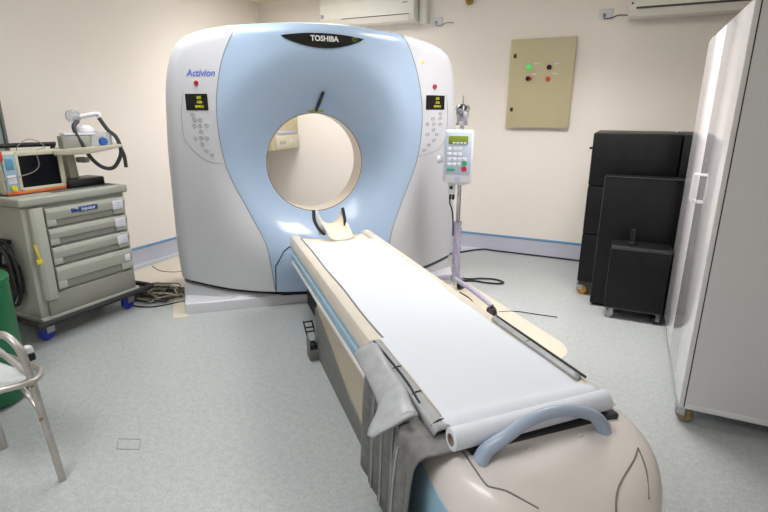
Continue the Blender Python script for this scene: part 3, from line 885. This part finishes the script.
# ------------------------------------------------------------------ black cabinets
def vents(bm, x0, z0, nx, nz, y, dx=.014, dz=.014):
    for i in range(nx):
        for j in range(nz): bx(x0 + i * dx, x0 + i * dx + dx * .6, y - .0012, y, z0 + j * dz, z0 + j * dz + dz * .45, bm=bm)


def towercab(x0, x1, y0, y1, label, vent=True):
    t = thing('black_equipment_cabinet', label, 'cabinet', ((x0 + x1) / 2, (y0 + y1) / 2, 0))
    w = (x1 - x0) / 2; d = (y1 - y0) / 2
    for z0, z1 in ((.115, .49), (.495, .855), (.86, 1.235)):
        md = obj('module', bx(-w, w, -d, d, z0, z1, .008), 'blackcab', t)
        if vent and z0 > .8:
            for q in (-.17, -.03, .10):
                bm = B(); vents(bm, q, 1.06, 7, 6, -d + .0002); obj('vent_grille', bm, 'black', md)
    obj('plinth', bx(-w + .01, w - .01, -d + .01, d - .01, .085, .115), 'blackcab2', t)
    for x in (-w + .04, w - .05):
        for y in (-d + .05, d - .05): caster(t, x, y, .042, 'orangew', radians(160), .088)
    return t, w, d


t, w, d = towercab(-.232, .325, 3.98, 4.66, 'tall black three tier cabinet on orange casters near the back wall')
bm = B(); bx(-w - .02, -w, -d + .02, -d + .05, 1.12, 1.135, .002, bm=bm); obj('latch', bm, 'black', t)
towercab(.335, .88, 3.98, 4.66, 'tall black cabinet half hidden behind the white cabinet', False)
t = thing('black_equipment_cabinet', 'medium plain black cabinet between the tall tower and low box', 'cabinet', (.16, 3.88, 0))
obj('body', bx(-.277, .28, -.085, .07, .02, .955, .008), 'blackcab', t)
bm = B(); tube(bm, [(-.275, -.0855, .03), (-.275, -.0855, .953), (.278, -.0855, .953)], .0035, 6, 0); obj('front_edge', bm, 'blackcab2', t)
for x in (-.24, .24): obj('foot', bx(x - .02, x + .02, -.05, .05, 0, .025), 'black', t)
t = thing('black_equipment_cabinet', 'low black box with vent grilles on small grey casters in front', 'cabinet', (.1625, 3.66, 0))
bdy = obj('body', bx(-.1825, .1825, -.07, .11, .075, .525, .010), 'blackcab', t)
bm = B(); vents(bm, -.13, .41, 9, 6, -.0699, .013, .013); obj('vent_grille', bm, 'black', bdy); bm = B(); vents(bm, .035, .41, 9, 6, -.0699, .013, .013); obj('vent_grille', bm, 'black', bdy)
obj('top_strip', bx(-.178, .178, -.0715, -.06, .495, .518, .003), 'blackcab2', t)
obj('bottom_rail', bx(-.18, .18, -.0712, -.06, .076, .082), 'blackcab2', t)
for x in (-.145, .145):
    for y in (-.045, .085): caster(t, x, y, .027, 'greyw' if x < 0 else 'black', radians(20), .076, w=.03)
t = thing('upright_fitting', 'short black upright fitting with round flange standing on the low box', 'fitting', (.105, 3.66, .525))
bm = B(); lathe(bm, [(.036, 0), (.036, .01), (.022, .014), (.015, .018)], (0, 0, 0), 20); obj('flange', bm, 'black', t)
bm = B(); lathe(bm, [(.015, .01), (.016, .085), (.014, .10), (.008, .104)], (0, 0, 0), 18); obj('stem', bm, 'black', t)

# ------------------------------------------------------------------ white wheeled cabinet
WC = thing('white_cabinet', 'tall white wheeled cabinet with two doors filling the right edge', 'cabinet', (.355, 2.40, 0))
obj('carcass', bx(.0235, .56, 0, 1.30, .08, 1.775, .001), 'wards', WC)
for k, (a, b) in enumerate(((.0, .648), (.652, 1.30))):
    dd = obj('door', bx(0, .019, a, b, .08, 1.785, .002), 'wardd', WC)
    hy_ = .618 if k == 0 else .682
    bm = B(); tube(bm, [(.0, hy_, .93), (-.02, hy_, .93), (-.024, hy_, .945), (-.024, hy_, 1.055), (-.02, hy_, 1.07), (0, hy_, 1.07)], .0045, 8, 4); obj('handle', bm, 'wardd', dd)
    for z in (.25, 1.5): obj('hinge', bx(.016, .03, (a + .02 if k == 0 else b - .06), (a + .06 if k == 0 else b - .02), z, z + .06), 'steel', dd)
obj('gap_strip', bx(.019, .0235, .003, 1.297, .085, 1.78), 'dark', WC)
obj('bottom_rail', bx(.03, .56, -.003, .01, .08, .105, .001), 'wards', WC)
obj('top_panel', bx(.019, .56, -.002, 1.30, 1.775, 1.787, .001), 'wardd', WC)
bm = B(); cyl(bm, (.075, .0, 1.255), (.075, -.003, 1.255), .006); obj('screw', bm, 'wardd', WC)
for x, y in ((.032, .035), (.5, .05), (.05, 1.25), (.5, 1.25)): caster(WC, x, y, .0385, 'rust', radians(150), .0805, w=.026)

# ------------------------------------------------------------------ grey drawer trolley
TX, TY = -3.33, 1.98                                  # body x -3.58..-3.08, y 1.645..2.315
TR = thing('drawer_trolley', 'grey hospital trolley with four drawers and blue casters along left wall', 'trolley', (TX, TY, 0))
fx = .25; hw = .335
obj('body', bx(-.25, fx - .012, -hw, hw, .13, .845, .008), 'trolley', TR)
obj('top_tray', bx(-.27, fx + .02, -hw - .02, hw + .015, .845, .895, .012, 3), 'trolley', TR)
obj('top_mat', bx(-.2, fx - .05, -.10, hw - .02, .893, .8975, .002), mat('grey_mat', srgb(96, 98, 98), .7), TR)
# hinged side locking column
bm = B(); prism(bm, [(fx - .015, -hw + .03), (fx + .012, -hw + .035), (fx + .022, -hw + .055), (fx + .022, -hw + .105), (fx - .005, -hw + .118), (fx - .015, -hw + .118)], 'z', .265, .832, .003)
obj('locking_column', bm, 'trolleyd', TR)
ytab = [(.700, .822), (.585, .695), (.462, .580), (.306, .457)]
labs = [(.70, .80), (.625, .69), (.51, .57), (.375, .42)]
for k, (z0, z1) in enumerate(ytab):
    ya, yb = -hw + .122, hw - .02
    recess = z0 + .045 if k < 3 else z0 + .055
    # drawer front with a finger recess
    bm = B(); bx(fx - .012, fx + .004, ya, yb, z0 + .004, z1, .003, bm=bm)
    dw = obj('drawer', bm, 'trolleyr', TR)
    bm = B(); pr = [(fx, z1 - .004), (fx + .016, z1 - .006), (fx + .020, z1 - .03), (fx + .013, recess), (fx, recess)]
    prism(bm, pr, 'y', ya, yb, .002)
    for a, b in ((ya, ya + .055), (yb - .085, yb)): bx(fx, fx + .013, a, b, z0 + .008, recess + .004, .003, bm=bm)
    obj('drawer_pull', bm, 'trolleyd', dw)
    zc = (z0 + z1) / 2 + .012
    lb = B(); bx(fx + .0135, fx + .0225, yb - (.095 if k < 3 else .06), yb - .02, zc - (.032 if k < 3 else .024), zc + .026, .001, bm=lb)
    lo2 = obj('label', lb, 'label', dw)
    if k < 3:
        for q in range(4): obj('label_print', bx(fx + .0222, fx + .0228, yb - .088 + .016 * (q % 2), yb - .03, zc - .022 + .011 * q, zc - .018 + .011 * q), 'lilac', lo2)
obj('lower_panel', bx(fx - .012, fx + .006, -hw + .05, hw - .015, .15, .296, .004), 'trolleyr', TR)
# logo on the top drawer
lz, ly0 = .784, .015
obj('logo_plate', bx(fx + .019, fx + .0212, ly0 - .028, ly0 + .098, lz - .016, lz + .016, .001), 'blogo', TR)
onT = lambda y0, z0, o: (lambda x, y, d: (fx + o + d, y0 + x, z0 + y + .0))
text('logo_lettering', 'Bio', .036, 'blogo', TR, onT(ly0 - .055, lz - .002, .0205), bold=.001)
text('logo_lettering', 'injector', .030, 'label', TR, onT(ly0 + .035, lz, .0213), bold=.0006, depth=.0006)
# bumper around the foot
bm = B(); tube(bm, [(-.25, -hw - .035, .135), (fx + .02, -hw - .035, .135), (fx + .045, -hw - .01, .137), (fx + .045, hw + .03, .140), (fx + .03, hw + .08, .140), (fx - .03, hw + .09, .140), (-.2, hw + .06, .135)], .018, 10, 4); obj('bumper', bm, 'bumper', TR)
obj('base_frame', bx(-.25, fx + .012, -hw - .005, hw + .005, .12, .16, .006), 'trolley', TR)
for x, y in ((fx - .05, -hw + .035), (fx - .05, hw - .06), (-.2, -hw + .04), (-.2, hw - .05)): caster(TR, x, y, .054, 'castblue', radians(100), .122)
bm = B(); tube(bm, [(fx + .010, -hw + .028, .62), (fx + .020, -hw + .032, .57), (fx + .018, -hw + .036, .53)], .006, 6, 4); bx(fx + .012, fx + .022, -hw + .018, -hw + .052, .50, .532, .004, bm=bm); obj('seal_tag', bm, 'yellow', TR)
# rear rail
bm = B(); tube(bm, [(-.235, .20, .885), (-.235, .20, 1.13), (-.235, .18, 1.158), (-.235, -.29, 1.16), (-.235, -.315, 1.13), (-.235, -.315, .885)], .015, 10, 3)
obj('push_rail', bm, 'bumper', TR)
# cable bundle hanging on the trolley side
CB = thing('cable_bundle', 'looped black cables hanging on the near end of the grey trolley', 'cables', (-3.2, 1.60, .22))
for k in range(4):
    bm = B(); r = .10 + .018 * k
    tube(bm, [(r * .7 * cos(a) - .06, -.0 - .012 * (k % 3), .22 + r * 1.35 * sin(a)) for a in [2 * pi * q / 16 for q in range(16)]], .011, 8, 0, closed=True)
    obj('loop', bm, 'cableb', CB)
obj('strap', bx(-.1, -.02, -.04, .035, .40, .425, .004), 'cableb', CB)
obj('power_block', bx(-.09, .03, -.05, .03, .10, .28, .012), 'black', CB)

# monitor on the trolley
MN = thing('patient_monitor', 'cream patient monitor with dark screen and orange stripe on the trolley', 'monitor', (-3.225, 1.835, .8955))
m0, m1 = -.178, .182
obj('case', bx(-.16, .0, m0, m1, .008, .25, .014, 3), 'monitor', MN)
bz = B(); 
for (a, b, c_, d_) in ((m0 + .09, m1, .225, .25), (m0 + .09, m1, .02, .04), (m1 - .028, m1, .03, .24), (m0 + .08, m0 + .10, .03, .24)): bx(-.01, .012, a, b, c_, d_, .004, bm=bz)
obj('bezel', bz, 'monitor', MN)
obj('screen', bx(-.004, .004, m0 + .095, m1 - .025, .036, .228), 'screen', MN)
pn = obj('side_panel', bx(-.004, .011, m0 + .012, m0 + .080, .02, .24, .003), 'mblue', MN)
obj('panel_label', bx(.010, .0118, m0 + .022, m0 + .07, .07, .12, .001), 'label', pn)
bm = B(); cyl(bm, (.01, m0 + .045, .045), (.026, m0 + .045, .045), .016); obj('knob', bm, 'yellow', pn)
obj('blue_key', bx(.010, .013, m0 + .025, m0 + .068, .15, .215, .002), mat('key_blue', srgb(96, 150, 180), .5), pn)
obj('orange_stripe', bx(-.005, .0135, m0 + .01, m1 - .006, .006, .024, .002), 'orange', MN)
for y in (-.12, .12): obj('foot', bx(-.13, -.02, y - .02, y + .02, 0, .01), 'black', MN)
obj('orange_corner', bx(-.10, .014, m0 - .035, m0 + .022, .20, .262, .01), 'orangered', MN)
bm = B(); tube(bm, [(-.08, -.03, .25), (-.07, -.02, .28), (-.06, .03, .315), (-.05, .09, .30), (-.03, .11, .262), (-.02, .06, .255), (.01, .03, .235), (.02, .025, .16), (.02, -.04, .12), (.02, -.20, .10)], .0024, 6, 6); obj('lead_wire', bm, 'cableg', MN)

# stand with tray and humidifier unit on the trolley
ST = thing('device_stand', 'small stand with black base and beige tray on the grey trolley', 'stand', (-3.25, 2.13, .8975))
obj('base', bx(-.10, .06, -.115, .135, 0, .055, .010), 'black', ST)
bm = B(); prism(bm, [(-.075, 0.05), (-.02, .05), (-.035, .22), (-.078, .22)], 'y', -.045, .012, .003); obj('column', bm, 'devbeige', ST)
bm = B(); bx(-.06, .03, .03, .07, .15, .185, .006, bm=bm); cyl(bm, (.0, .01, .168), (.0, .055, .168), .016); obj('clamp', bm, 'devgrey', ST)
bm = B(); prism(bm, [(-.12, .215), (.05, .215), (.18, .235), (.27, .255), (.27, .268), (.18, .262), (-.12, .245)], 'y', -.12, .10, .003)
me_ = bm
tray = obj('tray', bm, 'devbeige', ST); tray.rotation_euler = (0, 0, radians(62)); tray.location = (.02, -.02, 0)
HU = thing('humidifier_unit', 'grey humidifier with clear dome and blue knob standing on the tray', 'medical device', (-3.235, 2.165, 1.1435), radians(-22))
obj('body', bx(-.075, .075, -.115, .045, 0, .080, .008), 'devgrey', HU)
obj('lid', bx(-.07, .07, -.10, .08, .083, .098, .005), 'label', HU)
bm = B(); lathe(bm, [(.066, 0), (.07, .01), (.07, .085), (.064, .095), (.03, .10)], (.015, .115, 0), 28); obj('water_chamber', bm, 'clear', HU)
bm = B(); lathe(bm, [(.05, .098), (.055, .105), (.048, .125), (.02, .145)], (.0, .04, 0), 24); obj('white_cap', bm, 'label', HU)
bm = B(); cyl(bm, (.075, .115, .04), (.092, .118, .04), .028, .024); obj('blue_knob', bm, 'bknob', HU)
bm = B(); lathe(bm, [(.014, .09), (.014, .15), (.03, .165), (.042, .18), (.042, .215), (.032, .235), (.012, .24)], (-.02, -.015, 0), 22); obj('clear_dome', bm, 'clear', HU)
bm = B(); tube(bm, [(-.02, -.015, .19), (-.01, .04, .20), (0, .12, .215), (.0, .135, .20)], [.018, .015, .015, .017], 12, 4); obj('elbow_pipe', bm, 'label', HU)
bm = B(); tube(bm, [(.02, .0, .17), (.05, -.035, .13), (.07, -.01, .04), (.075, .03, -.06), (.08, .09, -.125), (.085, .155, -.13), (.085, .205, -.06), (.08, .215, .0), (.06, .20, .07), (.02, .17, .11), (.0, .13, .19)], .0125, 10, 6)
tube(bm, [(.08, .215, .0), (.085, .23, -.06), (.085, .232, -.135)], .012, 10, 4)
obj('breathing_hose', bm, 'hose', HU)

# ------------------------------------------------------------------ green container and aluminium chair at the left edge
GC = thing('green_container', 'dark green cylindrical container standing at the left edge behind the chair', 'container', (-2.70, 1.13, 0))
bm = B(); lathe(bm, [(.13, 0), (.158, .012), (.172, .04), (.172, .55), (.172, .60)], (0, 0, 0), 40); obj('body', bm, 'gcyl', GC)
bm = B(); lathe(bm, [(.171, .595), (.177, .60), (.177, .622), (.170, .63), (.05, .66), (.01, .662)], (0, 0, 0), 40); obj('lid', bm, 'gcyl', GC)

CH = thing('aluminium_chair', 'worn aluminium tube armchair with white seat at the lower left edge', 'chair', (-2.10, .70, 0))
def cw(*p): return tuple((x + 2.10, y - .70, z) for x, y, z in p)
for nm, off in (('arm_frame', 0.0),):
    bm = B(); tube(bm, cw((-1.823, .929, .0), (-1.842, .925, .18), (-1.865, .918, .42), (-1.878, .912, .53), (-1.895, .905, .575), (-1.935, .898, .602), (-2.0, .88, .606), (-2.2, .84, .606), (-2.36, .80, .60)), .0135, 12, 6)
    o = obj('arm_frame', bm, 'alu', CH); o['label'] = 'bent tube forming arm and front leg'
    bm = B(); tube(bm, cw((-1.868, .917, .45), (-2.0, .90, .525), (-2.14, .885, .598)), .011, 10, 0); obj('arm_brace', bm, 'alu', CH)
bm = B(); tube(bm, cw((-2.3, .62, .41), (-2.02, .735, .415), (-1.92, .80, .428), (-1.868, .875, .43), (-1.862, .93, .43), (-1.91, .975, .43), (-1.98, .985, .43), (-2.3, .99, .43)), .012, 10, 5); obj('seat_frame', bm, 'alu', CH)
bm = B(); tube(bm, cw((-2.0, .925, .40), (-1.93, .92, .365), (-1.853, .915, .31)), .0095, 8, 3); obj('side_brace', bm, 'alu', CH)
rows = []
for k in range(10):
    t_ = k / 9
    rows.append([( -2.5 + .60 * s + 2.10, .74 + .20 * t_ - .70 - (.04 if s > .9 else 0) * (1 - t_), .425 + .012 * abs(2 * t_ - 1) ** 2) for s in np.linspace(0, 1, 12)])
bm = B(); grid(bm, rows); solid(obj('seat', bm, 'seatw', CH), .012)
bm = B(); tube(bm, cw((-2.235, .945, 0), (-2.25, .94, .2), (-2.27, .93, .42)), .0135, 12, 4); obj('leg', bm, 'alu', CH)
bm = B(); tube(bm, cw((-2.30, .56, 0), (-2.28, .60, .2), (-2.25, .64, .42)), .0135, 12, 4); obj('leg', bm, 'alu', CH)
for p in ((-1.852, .914, .42), (-1.843, .916, .285)):
    bm = B(); q = Vector(cw(p)[0]); cyl(bm, q + Vector((.011, -.011, 0)), q + Vector((.014, -.014, 0)), .007); obj('rivet', bm, 'rust', CH)
bm = B(); bx(.135, .172, .245, .28, .475, .53, .010, bm=bm); o = obj('rear_arm_end', bm, 'seatw', CH)
bm = B(); bx(.168, .182, .25, .276, .475, .505, .005, bm=bm); obj('rubber_tip', bm, 'black', o)

bm = B(); tube(bm, [(-1.80, 1.145, .001), (-1.71, 1.185, .001), (-1.765, 1.235, .001), (-1.855, 1.195, .001)], .0018, 6, 0, closed=True)
tag(obj('floor_mark', bm, 'gline'), 'small thin square outline marked on the floor left of the table', 'floor mark')

# ------------------------------------------------------------------ cables on the floor
def cable(name, pts, r, m, label):
    bm = B(); tube(bm, pts, r, 8, 8); return tag(obj(name, bm, m), label, 'cable')


CP = thing('cable_tangle', 'tangled heap of olive cables on the floor between trolley and gantry', 'cables', (-3.12, 2.52, 0))
for k in range(16):
    pts = []
    ph = rnd.uniform(0, 6.28); rx = rnd.uniform(.10, .24); ry_ = rnd.uniform(.05, .13); ox = rnd.uniform(-.07, .08); oy = rnd.uniform(-.05, .06)
    for q in range(15):
        a = ph + q * .62; kx = 1 + .25 * sin(2.3 * q + k)
        X = ox + rx * kx * cos(a); Y = oy + ry_ * kx * sin(a)
        pts.append((X * .72 - Y * .7, X * .35 + Y * .9, .008 + .005 * k * max(0, 1 - (X * X + Y * Y) * 9) + .006 * abs(sin(q * 1.7 + k))))
    bm = B(); tube(bm, pts, rnd.choice((.004, .005, .006)), 6, 4); obj('cable_loop', bm, ('cable', 'cable', 'cableb', 'cableg')[k % 4], CP)
cable('floor_cable', [(-3.45, 2.60, .006), (-3.25, 2.66, .006), (-3.1, 2.74, .006), (-2.97, 2.85, .006), (-2.9, 2.95, .006)], .006, 'cableb', 'black cable running behind the olive tangle to the gantry')
cable('floor_cable', [(-3.28, 2.33, .005), (-3.12, 2.30, .005), (-2.98, 2.35, .005), (-2.86, 2.55, .005)], .005, 'cableb', 'thin black cable curving in front of the olive tangle')
cable('floor_cable', [(-3.82, 3.05, .004), (-3.62, 2.98, .004), (-3.45, 3.05, .004), (-3.43, 3.25, .004), (-3.6, 3.36, .004)], .004, 'cable', 'thin brown wire loop on the floor below the left wall')
cable('floor_cable', [(-1.16, 3.86, .008), (-1.05, 3.93, .008), (-.94, 3.93, .008), (-.84, 3.95, .008), (-.80, 4.0, .008), (-.88, 4.05, .008), (-1.0, 4.02, .008), (-1.1, 3.96, .008), (-1.3, 3.95, .008)], .008, 'cableb', 'black cable loop on the floor behind the infusion stand')
cable('floor_cable', [(-1.75, 4.45, .01), (-1.5, 4.62, .01), (-1.25, 4.94, .01), (-1.1, 4.955, .01), (-.6, 4.955, .01), (-.15, 4.955, .01)], .008, 'cableb', 'black cable running along the foot of the back wall')
cable('floor_cable', [(-.69, 3.36, .004), (-.58, 3.42, .004), (-.45, 3.43, .004), (-.30, 3.44, .004)], .003, 'cableb', 'thin dark wire on the floor past the stand caster')
cable('floor_cable', [(-1.05, 3.58, .02), (-.97, 3.54, .006), (-.90, 3.44, .006), (-.87, 3.34, .006)], .005, 'cableb', 'short black wire curling at the foot of the infusion stand')

# ------------------------------------------------------------------ camera
H, PITCH, ROLL, YAW, F = 1.38, radians(16.14), radians(.17), radians(25.5), 500.0
fw = Vector((-sin(YAW) * cos(PITCH), cos(YAW) * cos(PITCH), -sin(PITCH)))
rt = Vector((cos(YAW), sin(YAW), 0)); upv = rt.cross(fw)
r2 = rt * cos(ROLL) + upv * sin(ROLL); u2 = upv * cos(ROLL) - rt * sin(ROLL)
cam = bpy.data.cameras.new('camera'); co = bpy.data.objects.new('camera', cam); C.objects.link(co)
cam.sensor_width = 36; cam.lens = 36 * F / 768; cam.clip_start = .02
mw = Matrix((r2, u2, -fw)).transposed().to_4x4(); mw.translation = Vector((0, 0, H)); co.matrix_world = mw
sc = bpy.context.scene; sc.camera = co
w = bpy.data.worlds.new('world'); sc.world = w; w.use_nodes = True
w.node_tree.nodes['Background'].inputs[0].default_value = (.9, .93, 1, 1); w.node_tree.nodes['Background'].inputs[1].default_value = .3
sc.view_settings.view_transform = 'Standard'; sc.view_settings.look = 'None'; sc.view_settings.gamma = 1.0
sc.view_settings.use_curve_mapping = False
sc.view_settings.exposure = .50
